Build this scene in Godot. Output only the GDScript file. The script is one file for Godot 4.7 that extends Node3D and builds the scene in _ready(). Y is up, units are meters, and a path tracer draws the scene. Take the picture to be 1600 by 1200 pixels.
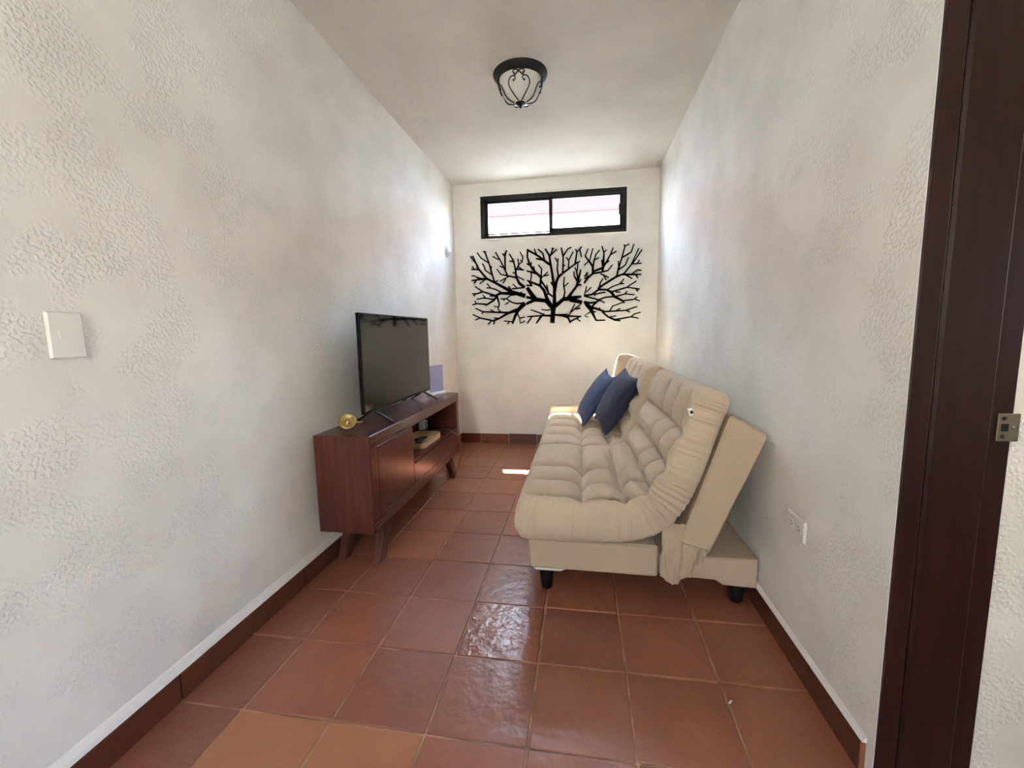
extends Node3D
# A narrow white-plastered sitting room: tiled floor, tufted sofa bed, media console, high window at the far end.

const XL := -1.266          # left wall face
const XR := 0.7254          # right wall face
const ZB := -4.33           # far wall face
const ZF := 2.05            # wall behind the camera
const EYE := 1.15

var M := {}                 # materials
var names := {}

func _ready() -> void:
	setup_view()
	make_materials()
	build_shell()
	build_floor()
	build_baseboards()
	build_window()
	build_door_frame()
	build_outside()
	build_sofa()
	build_console()
	build_television()
	build_wall_art()
	build_ceiling_lamp()
	build_cushions()
	build_small_things()

# ---------------------------------------------------------------- camera, sky, sun, exposure
func setup_view() -> void:
	var cam := Camera3D.new()
	cam.name = "camera"
	add_child(cam)
	cam.position = Vector3(0, EYE, 0)
	cam.basis = Basis.from_euler(Vector3(-0.1192, 0.16, -0.018))
	cam.fov = 83.93
	cam.near = 0.02
	cam.current = true

	var sky_mat := ProceduralSkyMaterial.new()
	sky_mat.sky_top_color = Color(0.63, 0.77, 0.95)
	sky_mat.sky_horizon_color = Color(0.92, 0.94, 0.97)
	sky_mat.sky_curve = 0.25
	sky_mat.ground_bottom_color = Color(0.5, 0.45, 0.4)
	sky_mat.ground_horizon_color = Color(0.62, 0.58, 0.54)
	sky_mat.sky_energy_multiplier = 1.8
	sky_mat.ground_energy_multiplier = 1.0
	sky_mat.sun_angle_max = 65.0
	sky_mat.sun_curve = 0.45
	var sky := Sky.new()
	sky.sky_material = sky_mat
	var env := Environment.new()
	env.background_mode = Environment.BG_SKY
	env.sky = sky
	env.tonemap_mode = Environment.TONE_MAPPER_LINEAR
	env.tonemap_exposure = 13.2
	env.sdfgi_enabled = true
	env.ssao_enabled = true
	env.ssil_enabled = true
	var we := WorldEnvironment.new()
	we.name = "world_environment"
	we.environment = env
	add_child(we)

	var sun := DirectionalLight3D.new()
	sun.name = "sun"
	sun.light_color = Color(0.955, 0.98, 1.0)
	sun.light_energy = 7.0
	sun.light_angular_distance = 0.53
	sun.shadow_enabled = true
	add_child(sun)
	var travel := Vector3(0.12, -1.0, 0.413).normalized()
	sun.look_at_from_position(-travel * 10.0, Vector3.ZERO, Vector3(0, 0, -1))

# ---------------------------------------------------------------- textures and materials
func noise_bytes(w: int, freq: float, seed_: int, kind := FastNoiseLite.TYPE_SIMPLEX_SMOOTH, fractal := FastNoiseLite.FRACTAL_FBM, octaves := 3) -> PackedByteArray:
	var n := FastNoiseLite.new()
	n.seed = seed_
	n.noise_type = kind
	n.frequency = freq
	n.fractal_type = fractal
	n.fractal_octaves = octaves
	var im := n.get_seamless_image(w, w, false, false, 0.15, true)
	im.convert(Image.FORMAT_L8)
	return im.get_data()

func tex_gray(w: int, data: PackedByteArray) -> ImageTexture:
	return ImageTexture.create_from_image(Image.create_from_data(w, w, false, Image.FORMAT_L8, data))

# undulating height as floats, so that gentle slopes have no steps; the four-way blend makes it repeat without seams
func soft_height(w: int, freq: float, seed_: int, octaves: int) -> ImageTexture:
	var n := FastNoiseLite.new()
	n.seed = seed_
	n.frequency = freq
	n.fractal_octaves = octaves
	var data := PackedFloat32Array()
	data.resize(w * w)
	for y in w:
		var v := float(y) / w
		for x in w:
			var u := float(x) / w
			var a := lerpf(n.get_noise_2d(x, y), n.get_noise_2d(x - w, y), u)
			var b := lerpf(n.get_noise_2d(x, y - w), n.get_noise_2d(x - w, y - w), u)
			data[y * w + x] = 0.5 + 0.7 * lerpf(a, b, v)
	return ImageTexture.create_from_image(Image.create_from_data(w, w, false, Image.FORMAT_RF, data.to_byte_array()))

func plaster_height(w: int, fine_freq: float, patch_freq: float, seed_: int, lo: float, hi: float) -> ImageTexture:
	var fine := noise_bytes(w, fine_freq, seed_, FastNoiseLite.TYPE_SIMPLEX_SMOOTH, FastNoiseLite.FRACTAL_FBM, 3)
	var patch := noise_bytes(w, patch_freq, seed_ + 7, FastNoiseLite.TYPE_SIMPLEX_SMOOTH, FastNoiseLite.FRACTAL_FBM, 3)
	var wide := noise_bytes(w, patch_freq * 0.5, seed_ + 19, FastNoiseLite.TYPE_SIMPLEX_SMOOTH, FastNoiseLite.FRACTAL_FBM, 2)
	var out := PackedByteArray()
	out.resize(w * w)
	for i in w * w:
		var m := smoothstep(lo, hi, patch[i] / 255.0)
		var f := smoothstep(0.42, 0.66, fine[i] / 255.0)          # flat-topped flakes of trowelled plaster
		out[i] = int(clampf(40.0 + 120.0 * m * f + 0.30 * wide[i], 0.0, 255.0))
	return tex_gray(w, out)

func tint_texture(w: int, freq: float, seed_: int, a: Color, b: Color, kind := FastNoiseLite.TYPE_SIMPLEX_SMOOTH, octaves := 4, contrast := 1.6) -> ImageTexture:
	var n := noise_bytes(w, freq, seed_, kind, FastNoiseLite.FRACTAL_FBM, octaves)
	var out := PackedByteArray()
	out.resize(w * w * 3)
	for i in w * w:
		var t := clampf((n[i] / 255.0 - 0.5) * contrast + 0.5, 0.0, 1.0)
		var c := a.lerp(b, t)
		out[i * 3] = c.r8
		out[i * 3 + 1] = c.g8
		out[i * 3 + 2] = c.b8
	return ImageTexture.create_from_image(Image.create_from_data(w, w, false, Image.FORMAT_RGB8, out))

func mat(color: Color, rough: float, metal := 0.0) -> StandardMaterial3D:
	var m := StandardMaterial3D.new()
	m.albedo_color = color
	m.roughness = rough
	m.metallic = metal
	return m

func tri_planar(m: StandardMaterial3D, scale_: Vector3) -> void:
	m.uv1_triplanar = true
	m.uv1_world_triplanar = true
	m.uv1_scale = scale_
	m.uv1_triplanar_sharpness = 8.0

func relief(m: StandardMaterial3D, t: Texture2D, cm: float) -> void:
	m.heightmap_enabled = true
	m.heightmap_texture = t
	m.heightmap_scale = cm

func make_materials() -> void:
	var plaster_rough := plaster_height(1024, 0.11, 0.006, 11, 0.36, 0.62)
	var plaster_soft := plaster_height(1024, 0.035, 0.005, 31, 0.50, 0.75)
	var wall_tint := tint_texture(256, 0.012, 5, Color(0.95, 0.94, 0.925), Color(1.0, 0.995, 0.985))
	M.plaster = mat(Color(0.925, 0.915, 0.888), 0.62)
	M.plaster.albedo_texture = wall_tint
	relief(M.plaster, plaster_rough, 0.30)
	tri_planar(M.plaster, Vector3.ONE * 0.62)
	M.plaster_far = mat(Color(0.93, 0.922, 0.90), 0.7)
	M.plaster_far.albedo_texture = wall_tint
	relief(M.plaster_far, plaster_soft, 0.25)
	tri_planar(M.plaster_far, Vector3.ONE * 0.5)
	M.plaster_side = M.plaster.duplicate()                                # the next room is painted a little creamier
	M.plaster_side.albedo_color = Color(0.925, 0.89, 0.82)
	M.ceiling = mat(Color(0.875, 0.866, 0.832), 0.8)
	M.ceiling.albedo_texture = wall_tint
	relief(M.ceiling, plaster_soft, 0.3)
	tri_planar(M.ceiling, Vector3.ONE * 0.45)
	M.white_paint = mat(Color(0.93, 0.915, 0.885), 0.5)

	var clay_tint := tint_texture(512, 0.007, 71, Color(0.92, 0.91, 0.905), Color(1.0, 1.0, 1.0), FastNoiseLite.TYPE_SIMPLEX_SMOOTH, 2, 0.8)
	var clay_relief := soft_height(512, 0.02, 91, 4)
	var clay := [Color(0.630, 0.395, 0.290), Color(0.600, 0.370, 0.275), Color(0.655, 0.412, 0.296), Color(0.570, 0.350, 0.268), Color(0.695, 0.455, 0.315), Color(0.615, 0.380, 0.290)]
	for i in clay.size():
		var m := mat(clay[i], 0.29)
		m.albedo_texture = clay_tint
		relief(m, clay_relief, 0.30)
		tri_planar(m, Vector3(1.1, 1.1, 1.1))
		m.uv1_offset = Vector3(0.37 * i, 0.21 * i, 0.53 * i)
		M["clay%d" % i] = m
	M.clay_varnished = M.clay1.duplicate()                               # thick, pitted coat of varnish
	M.clay_varnished.roughness = 0.24
	relief(M.clay_varnished, soft_height(512, 0.035, 17, 4), 0.22)
	M.grout = mat(Color(0.74, 0.58, 0.49), 0.8)
	M.grout.albedo_texture = tint_texture(256, 0.02, 13, Color(0.72, 0.68, 0.65), Color(1, 1, 1))
	tri_planar(M.grout, Vector3.ONE * 1.3)
	M.skirting = mat(Color(0.37, 0.20, 0.125), 0.42)
	M.skirting.albedo_texture = clay_tint
	tri_planar(M.skirting, Vector3.ONE * 1.6)
	M.skirting_red = mat(Color(0.47, 0.25, 0.155), 0.42)
	M.skirting_red.albedo_texture = clay_tint
	tri_planar(M.skirting_red, Vector3.ONE * 1.6)

	var grain := tint_texture(512, 0.018, 41, Color(0.80, 0.74, 0.71), Color(1.0, 1.0, 1.0), FastNoiseLite.TYPE_SIMPLEX_SMOOTH, 4, 1.6)
	M.wood = mat(Color(0.375, 0.19, 0.14), 0.26)                       # grain along the console
	M.wood.albedo_texture = grain
	tri_planar(M.wood, Vector3(3.2, 3.2, 0.10))
	M.wood_upright = mat(Color(0.37, 0.18, 0.13), 0.28)
	M.wood_upright.albedo_texture = grain
	tri_planar(M.wood_upright, Vector3(3.0, 0.25, 3.0))
	M.door_wood = mat(Color(0.185, 0.090, 0.070), 0.32)
	M.door_wood.albedo_texture = grain
	tri_planar(M.door_wood, Vector3(4.0, 0.2, 4.0))

	var weave := tint_texture(512, 0.20, 23, Color(0.80, 0.78, 0.75), Color(1, 1, 1), FastNoiseLite.TYPE_SIMPLEX_SMOOTH, 2, 1.5)
	M.fabric = mat(Color(0.845, 0.765, 0.665), 0.95)
	M.fabric.albedo_texture = weave
	relief(M.fabric, weave, 0.10)
	tri_planar(M.fabric, Vector3.ONE * 3.0)
	M.fabric.rim_enabled = true
	M.fabric.rim = 0.3
	M.fabric_base = mat(Color(0.815, 0.73, 0.62), 0.95)
	M.fabric_base.albedo_texture = weave
	relief(M.fabric_base, weave, 0.06)
	tri_planar(M.fabric_base, Vector3.ONE * 3.0)
	M.navy = mat(Color(0.185, 0.205, 0.295), 0.9)
	M.navy.albedo_texture = weave
	tri_planar(M.navy, Vector3.ONE * 4.0)
	M.navy.rim_enabled = true
	M.navy.rim = 0.4
	M.blue_cloth = mat(Color(0.27, 0.325, 0.475), 0.9)
	M.blue_cloth.albedo_texture = weave
	tri_planar(M.blue_cloth, Vector3.ONE * 4.0)
	M.black_plastic = mat(Color(0.035, 0.035, 0.036), 0.5)
	M.black_plastic.metallic_specular = 0.3
	M.screen = mat(Color(0.035, 0.036, 0.035), 0.06)
	M.screen.metallic_specular = 0.42
	M.iron = mat(Color(0.045, 0.043, 0.040), 0.5, 0.2)
	M.art_black = mat(Color(0.022, 0.022, 0.022), 0.9)
	M.art_black.metallic_specular = 0.2
	M.frame_black = mat(Color(0.055, 0.060, 0.058), 0.35, 0.3)
	M.white_plastic = mat(Color(0.90, 0.885, 0.84), 0.35)
	M.pure_white = mat(Color(0.94, 0.94, 0.93), 0.3)
	M.frosted = mat(Color(0.86, 0.85, 0.82), 0.35)
	M.brass = mat(Color(0.80, 0.70, 0.46), 0.24, 1.0)
	M.steel = mat(Color(0.66, 0.62, 0.52), 0.32, 0.9)
	M.dark_hole = mat(Color(0.03, 0.025, 0.02), 0.9)
	M.cane = mat(Color(0.80, 0.68, 0.50), 0.6)
	M.cable = mat(Color(0.33, 0.21, 0.16), 0.5)
	M.foot_black = mat(Color(0.03, 0.028, 0.026), 0.5)
	M.glass = mat(Color(1, 1, 1, 0.06), 0.02)
	M.glass.transparency = BaseMaterial3D.TRANSPARENCY_ALPHA
	M.lavender = mat(Color(0.62, 0.62, 0.82, 0.55), 0.1)
	M.lavender.transparency = BaseMaterial3D.TRANSPARENCY_ALPHA
	M.outer_white = mat(Color(0.93, 0.92, 0.90), 0.8)
	M.outer_red = mat(Color(0.588, 0.215, 0.205), 1.0)
	M.outer_red.metallic_specular = 0.1
	M.outer_warm = mat(Color(0.90, 0.86, 0.79), 0.85)
	M.paving = mat(Color(0.62, 0.61, 0.59), 0.85)
	M.roof_grey = mat(Color(0.245, 0.245, 0.245), 0.85)

# ---------------------------------------------------------------- node helpers
func numbered(called: String) -> String:
	if not names.has(called):
		names[called] = 0
		return called
	names[called] += 1
	return "%s_%03d" % [called, names[called]]

func tag(o: Node, label: String, category: String, group := "") -> void:
	o.set_meta("label", label)
	o.set_meta("category", category)
	if group != "":
		o.set_meta("group", group)

func thing(called: String, label: String, category: String, at := Vector3.ZERO, group := "") -> Node3D:
	var o := Node3D.new()
	o.name = numbered(called)
	add_child(o)
	o.position = at
	tag(o, label, category, group)
	return o

func setting(called: String) -> Node3D:
	var o := Node3D.new()
	o.name = called
	add_child(o)
	o.set_meta("kind", "structure")
	return o

func new_st(smooth := false) -> SurfaceTool:
	var st := SurfaceTool.new()
	st.begin(Mesh.PRIMITIVE_TRIANGLES)
	st.set_smooth_group(0 if smooth else -1)
	return st

func put(st: SurfaceTool, called: String, m: Material, parent: Node, at := Vector3.ZERO) -> MeshInstance3D:
	st.generate_normals()
	return put_mesh(st.commit(), called, m, parent, at)

func put_mesh(mesh: Mesh, called: String, m: Material, parent: Node, at := Vector3.ZERO) -> MeshInstance3D:
	var o := MeshInstance3D.new()
	o.name = numbered(called) if parent == self else called
	o.mesh = mesh
	o.material_override = m
	o.position = at
	o.cast_shadow = GeometryInstance3D.SHADOW_CASTING_SETTING_ON
	parent.add_child(o, true)
	return o

# ---------------------------------------------------------------- shape helpers
func tri(st: SurfaceTool, a: Vector3, b: Vector3, c: Vector3, out: Vector3) -> void:
	var n := (a - c).cross(a - b)
	st.add_vertex(a)
	if n.dot(out) >= 0.0:
		st.add_vertex(b)
		st.add_vertex(c)
	else:
		st.add_vertex(c)
		st.add_vertex(b)

func quad(st: SurfaceTool, a: Vector3, b: Vector3, c: Vector3, d: Vector3, out: Vector3) -> void:
	tri(st, a, b, c, out)
	tri(st, a, c, d, out)

func box(st: SurfaceTool, lo: Vector3, hi: Vector3, bevel := 0.0, xf := Transform3D.IDENTITY) -> void:
	# a box whose edges are cut off by `bevel`
	var c := (lo + hi) * 0.5
	var h := (hi - lo) * 0.5
	var b := minf(bevel, minf(h.x, minf(h.y, h.z)) * 0.9)
	var p := func(sx: float, sy: float, sz: float, ax: int) -> Vector3:
		var v := Vector3(sx * (h.x - (0.0 if ax == 0 else b)), sy * (h.y - (0.0 if ax == 1 else b)), sz * (h.z - (0.0 if ax == 2 else b)))
		return xf * (c + v)
	var R := xf.basis
	for s in [-1.0, 1.0]:
		quad(st, p.call(s, -1, -1, 0), p.call(s, 1, -1, 0), p.call(s, 1, 1, 0), p.call(s, -1, 1, 0), R * Vector3(s, 0, 0))
		quad(st, p.call(-1, s, -1, 1), p.call(1, s, -1, 1), p.call(1, s, 1, 1), p.call(-1, s, 1, 1), R * Vector3(0, s, 0))
		quad(st, p.call(-1, -1, s, 2), p.call(1, -1, s, 2), p.call(1, 1, s, 2), p.call(-1, 1, s, 2), R * Vector3(0, 0, s))
	if b <= 0.0:
		return
	for s in [-1.0, 1.0]:
		for t in [-1.0, 1.0]:
			quad(st, p.call(s, t, -1, 0), p.call(s, t, 1, 0), p.call(s, t, 1, 1), p.call(s, t, -1, 1), R * Vector3(s, t, 0))
			quad(st, p.call(s, -1, t, 0), p.call(s, 1, t, 0), p.call(s, 1, t, 2), p.call(s, -1, t, 2), R * Vector3(s, 0, t))
			quad(st, p.call(-1, s, t, 1), p.call(1, s, t, 1), p.call(1, s, t, 2), p.call(-1, s, t, 2), R * Vector3(0, s, t))
			for u in [-1.0, 1.0]:
				tri(st, p.call(s, t, u, 0), p.call(s, t, u, 1), p.call(s, t, u, 2), R * Vector3(s, t, u))

func box_part(called: String, lo: Vector3, hi: Vector3, bevel: float, m: Material, parent: Node) -> MeshInstance3D:
	var st := new_st()
	box(st, lo, hi, bevel)
	return put(st, called, m, parent)

func inset(poly: PackedVector2Array, b: float) -> PackedVector2Array:
	var out := PackedVector2Array()
	var area := 0.0
	for i in poly.size():
		area += poly[i].cross(poly[(i + 1) % poly.size()])
	var s := signf(area)
	for i in poly.size():
		var p := poly[i]
		var d0 := (p - poly[(i - 1 + poly.size()) % poly.size()]).normalized()
		var d1 := (poly[(i + 1) % poly.size()] - p).normalized()
		var n0 := Vector2(-d0.y, d0.x) * s
		var n1 := Vector2(-d1.y, d1.x) * s
		out.append(p + (n0 + n1) / maxf(1.0 + n0.dot(n1), 0.3) * b)
	return out

# outline in the (u, v) plane, pushed along w from w0 to w1; X, Y, Z turn (u, v, w) into space
func prism(st: SurfaceTool, poly: PackedVector2Array, w0: float, w1: float, bevel: float, X: Vector3, Y: Vector3, Z: Vector3, O := Vector3.ZERO) -> void:
	var small := inset(poly, bevel) if bevel > 0.0 else poly
	var at := func(p: Vector2, w: float) -> Vector3: return O + X * p.x + Y * p.y + Z * w
	var area := 0.0
	for i in poly.size():
		area += poly[i].cross(poly[(i + 1) % poly.size()])
	var s := signf(area)
	var idx := Geometry2D.triangulate_polygon(small)
	if idx.is_empty():                                                 # tiny rounded corners: a fan does, these outlines are convex
		for k in range(1, small.size() - 1):
			idx.append_array(PackedInt32Array([0, k, k + 1]))
	for k in range(0, idx.size(), 3):
		tri(st, at.call(small[idx[k]], w1), at.call(small[idx[k + 1]], w1), at.call(small[idx[k + 2]], w1), Z)
		tri(st, at.call(small[idx[k]], w0), at.call(small[idx[k + 1]], w0), at.call(small[idx[k + 2]], w0), -Z)
	for i in poly.size():
		var j := (i + 1) % poly.size()
		var d := poly[j] - poly[i]
		var n := X * (d.y * s) + Y * (-d.x * s)
		quad(st, at.call(poly[i], w0 + bevel), at.call(poly[j], w0 + bevel), at.call(poly[j], w1 - bevel), at.call(poly[i], w1 - bevel), n)
		if bevel > 0.0:
			quad(st, at.call(poly[i], w1 - bevel), at.call(poly[j], w1 - bevel), at.call(small[j], w1), at.call(small[i], w1), n.normalized() + Z)
			quad(st, at.call(poly[i], w0 + bevel), at.call(poly[j], w0 + bevel), at.call(small[j], w0), at.call(small[i], w0), n.normalized() - Z)

func rounded(poly: Array, r: float, steps := 4) -> PackedVector2Array:
	var out := PackedVector2Array()
	for i in poly.size():
		var p: Vector2 = poly[i]
		var a: Vector2 = poly[(i - 1 + poly.size()) % poly.size()]
		var c: Vector2 = poly[(i + 1) % poly.size()]
		var ra := minf(r, p.distance_to(a) * 0.45)
		var rc := minf(r, p.distance_to(c) * 0.45)
		var p0 := p + (a - p).normalized() * ra
		var p1 := p + (c - p).normalized() * rc
		for k in steps + 1:
			var t := float(k) / steps
			out.append(p0.lerp(p, t).lerp(p.lerp(p1, t), t))
	return out

func grid(st: SurfaceTool, pts: Array, flip: bool) -> void:
	for i in pts.size() - 1:
		var a: PackedVector3Array = pts[i]
		var b: PackedVector3Array = pts[i + 1]
		for j in a.size() - 1:
			var q := [a[j], b[j], b[j + 1], a[j], b[j + 1], a[j + 1]]
			if flip:
				q = [a[j], b[j + 1], b[j], a[j], a[j + 1], b[j + 1]]
			for v in q:
				st.add_vertex(v)

func lathe(st: SurfaceTool, profile: Array, seg := 32, xf := Transform3D.IDENTITY) -> void:
	# profile from top to bottom on the outside: Vector2(radius, height)
	var rows := []
	for p in profile:
		var ring := PackedVector3Array()
		for k in seg + 1:
			var a := TAU * (k % seg) / seg
			ring.append(xf * Vector3(cos(a) * p.x, p.y, sin(a) * p.x))
		rows.append(ring)
	grid(st, rows, false)

func smooth_path(pts: Array, per := 6) -> PackedVector3Array:
	var out := PackedVector3Array()
	for i in pts.size() - 1:
		var p0: Vector3 = pts[maxi(i - 1, 0)]
		var p1: Vector3 = pts[i]
		var p2: Vector3 = pts[i + 1]
		var p3: Vector3 = pts[mini(i + 2, pts.size() - 1)]
		for k in per:
			out.append(p1.cubic_interpolate(p2, p0, p3, float(k) / per))
	out.append(pts[-1])
	return out

func tube(st: SurfaceTool, path: PackedVector3Array, r0: float, r1: float, seg := 8) -> void:
	var rows := []
	var side := Vector3.UP
	if absf((path[1] - path[0]).normalized().y) > 0.9:
		side = Vector3.RIGHT
	for i in path.size():
		var d := (path[mini(i + 1, path.size() - 1)] - path[maxi(i - 1, 0)]).normalized()
		side = (side - d * side.dot(d)).normalized()
		var up := d.cross(side)
		var r := lerpf(r0, r1, float(i) / (path.size() - 1))
		var ring := PackedVector3Array()
		for k in seg + 1:
			var a := TAU * (k % seg) / seg
			ring.append(path[i] + (side * cos(a) + up * sin(a)) * r)
		rows.append(ring)
	grid(st, rows, false)
	for e in [0, path.size() - 1]:
		var d := (path[1] - path[0]) * -1.0 if e == 0 else path[-1] - path[-2]
		for k in seg:
			tri(st, path[e], rows[e][k], rows[e][k + 1], d)

func ball(st: SurfaceTool, at: Vector3, r: float, seg := 10) -> void:
	var prof := []
	for k in seg / 2 + 1:
		var a := PI * k / (seg / 2)
		prof.append(Vector2(maxf(sin(a) * r, 0.00001), cos(a) * r))
	lathe(st, prof, seg, Transform3D(Basis.IDENTITY, at))
const BRANCHES_LEFT := [[-559,1518,38,-680,1558,31,-850,1654,18,-940,1701,18,-1024,1803,13,-1074,1927,7],
	[-1032,1835,10,-1100,1925,7],
	[-1024,1791,8,-1095,1796,8],
	[-1066,1797,7,-1086,1826,7],
	[-940,1697,11,-1019,1704,10,-1068,1734,8,-1093,1731,7],
	[-940,1693,11,-1011,1692,10,-1094,1687,7],
	[-1044,1689,7,-1066,1658,7],
	[-965,1682,7,-1012,1652,7],
	[-862,1675,11,-885,1754,12,-911,1850,10,-950,1961,10],
	[-966,1966,8,-941,1962,7],
	[-915,1854,8,-992,1904,8,-1028,1957,8],
	[-889,1739,9,-950,1781,8,-961,1824,8,-981,1849,7],
	[-893,1763,9,-887,1821,7],
	[-850,1666,7,-821,1675,7],
	[-672,1542,29,-795,1550,23,-853,1528,14,-985,1572,11,-1062,1626,7],
	[-795,1557,12,-844,1587,10,-901,1605,8,-937,1650,7],
	[-897,1605,7,-942,1608,7],
	[-989,1568,10,-1044,1553,9,-1094,1553,7],
	[-1056,1552,7,-1078,1531,7],
	[-845,1523,10,-911,1527,7],
	[-833,1519,19,-879,1476,15,-938,1442,13,-1047,1453,10,-1093,1441,7],
	[-866,1488,10,-937,1502,9,-978,1507,8,-1045,1497,7],
	[-953,1507,7,-981,1537,7],
	[-1051,1453,7,-1067,1478,7],
	[-942,1442,7,-955,1427,7],
	[-833,1515,14,-814,1443,11,-827,1387,8,-791,1358,10],
	[-819,1411,7,-868,1420,7],
	[-560,1436,41,-618,1382,35,-717,1352,21,-766,1357,14,-982,1368,11,-1060,1405,7],
	[-978,1368,7,-999,1349,7],
	[-869,1368,7,-906,1387,7],
	[-725,1348,18,-817,1298,14,-884,1276,13,-1017,1307,10,-1092,1344,7],
	[-1021,1305,7,-1068,1288,7],
	[-901,1276,9,-935,1238,7],
	[-867,1275,10,-876,1241,8],
	[-825,1299,7,-871,1306,7],
	[-622,1374,28,-652,1319,23,-682,1243,14],
	[-677,1261,8,-768,1271,7],
	[-710,1262,7,-735,1240,7],
	[-627,1342,7,-607,1294,7,-602,1245,7,-555,1267,7],
	[-607,1294,7,-554,1306,7],
	[-560,1443,15,-633,1442,11,-682,1455,9,-739,1492,9,-800,1494,7],
	[-739,1492,8,-697,1523,7,-648,1529,7],
	[-763,1491,7,-764,1473,7],
	[-715,1460,7,-752,1437,7],
	[-558,1605,25,-606,1642,23,-637,1706,17,-640,1760,12,-659,1862,11,-702,1932,8],
	[-659,1851,8,-699,1864,7],
	[-641,1737,9,-669,1750,7],
	[-641,1698,12,-710,1716,11,-791,1735,8,-831,1788,7],
	[-718,1709,7,-801,1668,7],
	[-743,1686,7,-772,1648,7],
	[-726,1725,12,-749,1780,10,-788,1860,9,-839,1952,7],
	[-796,1876,7,-837,1893,7,-869,1914,7],
	[-757,1796,8,-802,1818,7],
	[-745,1780,11,-747,1913,11,-728,1966,8],
	[-748,1909,7,-772,1936,7],
	[-636,1768,11,-607,1825,10,-616,1880,7],
	[-607,1825,10,-574,1847,8,-594,1867,7],
	[-574,1851,7,-566,1893,7,-593,1948,7],
	[-628,1783,11,-560,1769,11],
	[-607,1802,8,-580,1777,10],
	[-633,1713,8,-557,1671,7],
	[-558,1597,9,-631,1592,10,-680,1589,9],
	[-631,1596,7,-671,1636,7],
	[-680,1566,10,-716,1614,10],
	[-567,1530,7,-591,1555,7]]
const BRANCHES_MIDDLE := [[-277,1254,40,-268,1380,43,-256,1419,35,-255,1575,25,-278,1731,19,-293,1823,18,-304,1900,15,-343,1963,11],
	[-292,1896,11,-268,1964,10],
	[-292,1900,8,-229,1954,7],
	[-280,1964,7,-257,1963,8],
	[-301,1812,18,-356,1853,19,-418,1902,14,-521,1964,13],
	[-360,1857,13,-435,1874,10],
	[-352,1857,13,-367,1922,10,-414,1963,10],
	[-434,1922,10,-451,1968,8],
	[-517,1964,12,-522,1895,13,-503,1832,14,-468,1769,18,-385,1688,19],
	[-487,1809,10,-527,1830,10],
	[-487,1816,7,-481,1839,7],
	[-456,1761,13,-458,1796,9],
	[-385,1688,12,-380,1773,10,-411,1813,7],
	[-385,1684,7,-321,1740,7],
	[-357,1703,7,-309,1713,7],
	[-436,1729,14,-528,1760,10],
	[-484,1754,10,-484,1700,8,-497,1638,7],
	[-389,1688,17,-394,1619,18],
	[-385,1657,14,-334,1578,14,-311,1530,14,-275,1502,14],
	[-315,1538,13,-330,1616,8],
	[-335,1527,11,-311,1526,10],
	[-263,1599,14,-290,1642,10],
	[-272,1380,41,-327,1476,30,-358,1563,25,-398,1611,21,-525,1666,11],
	[-505,1654,15,-481,1614,14],
	[-530,1620,11,-477,1612,10],
	[-522,1588,30,-471,1512,40,-439,1475,41,-343,1461,32,-296,1412,37],
	[-531,1502,21,-471,1488,23],
	[-532,1439,21,-463,1468,30],
	[-300,1372,10,-344,1368,8,-384,1377,7],
	[-297,1314,19,-376,1316,12,-530,1309,8],
	[-360,1327,11,-492,1377,7],
	[-385,1316,19,-438,1242,11],
	[-481,1311,10,-527,1245,8],
	[-264,1396,35,-232,1418,33,-169,1471,32,-91,1477,43,7,1493,12],
	[-91,1461,35,11,1437,30],
	[-130,1470,28,-75,1546,19,-28,1606,18,6,1605,13],
	[-36,1599,22,-24,1637,25,-63,1692,8,-63,1734,7],
	[-24,1637,15,2,1750,10],
	[-21,1652,14,-40,1744,8,-55,1772,7],
	[-32,1744,8,-25,1812,8],
	[-13,1628,7,6,1658,7],
	[-255,1536,26,-235,1644,23,-215,1690,21,-168,1726,15,-75,1791,11,-28,1820,8,-5,1830,7],
	[-215,1694,12,-227,1767,11,-218,1866,7],
	[-218,1828,7,-249,1874,7],
	[-172,1726,12,-168,1879,11,-187,1967,9],
	[-168,1887,10,-121,1953,8,-90,1966,8],
	[-168,1788,8,-152,1802,7],
	[-117,1763,11,-113,1846,8,-71,1924,7],
	[-115,1839,7,-137,1874,7],
	[-52,1806,13,-36,1919,9,-48,1946,8],
	[-36,1919,8,10,1965,8],
	[-5,1936,8,8,1871,9],
	[-52,1813,10,-25,1820,10],
	[-169,1464,14,-153,1541,10,-165,1611,10,-157,1687,7],
	[-157,1595,7,-118,1628,7],
	[-249,1321,13,-170,1311,19,-122,1290,18,-99,1239,12],
	[-162,1307,16,7,1299,8],
	[-103,1251,13,7,1303,8],
	[-44,1285,7,-1,1252,7],
	[-114,1310,8,-56,1421,7],
	[-95,1341,8,3,1420,7],
	[-44,1370,7,-1,1377,7],
	[-245,1323,8,-122,1322,7]]
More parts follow.
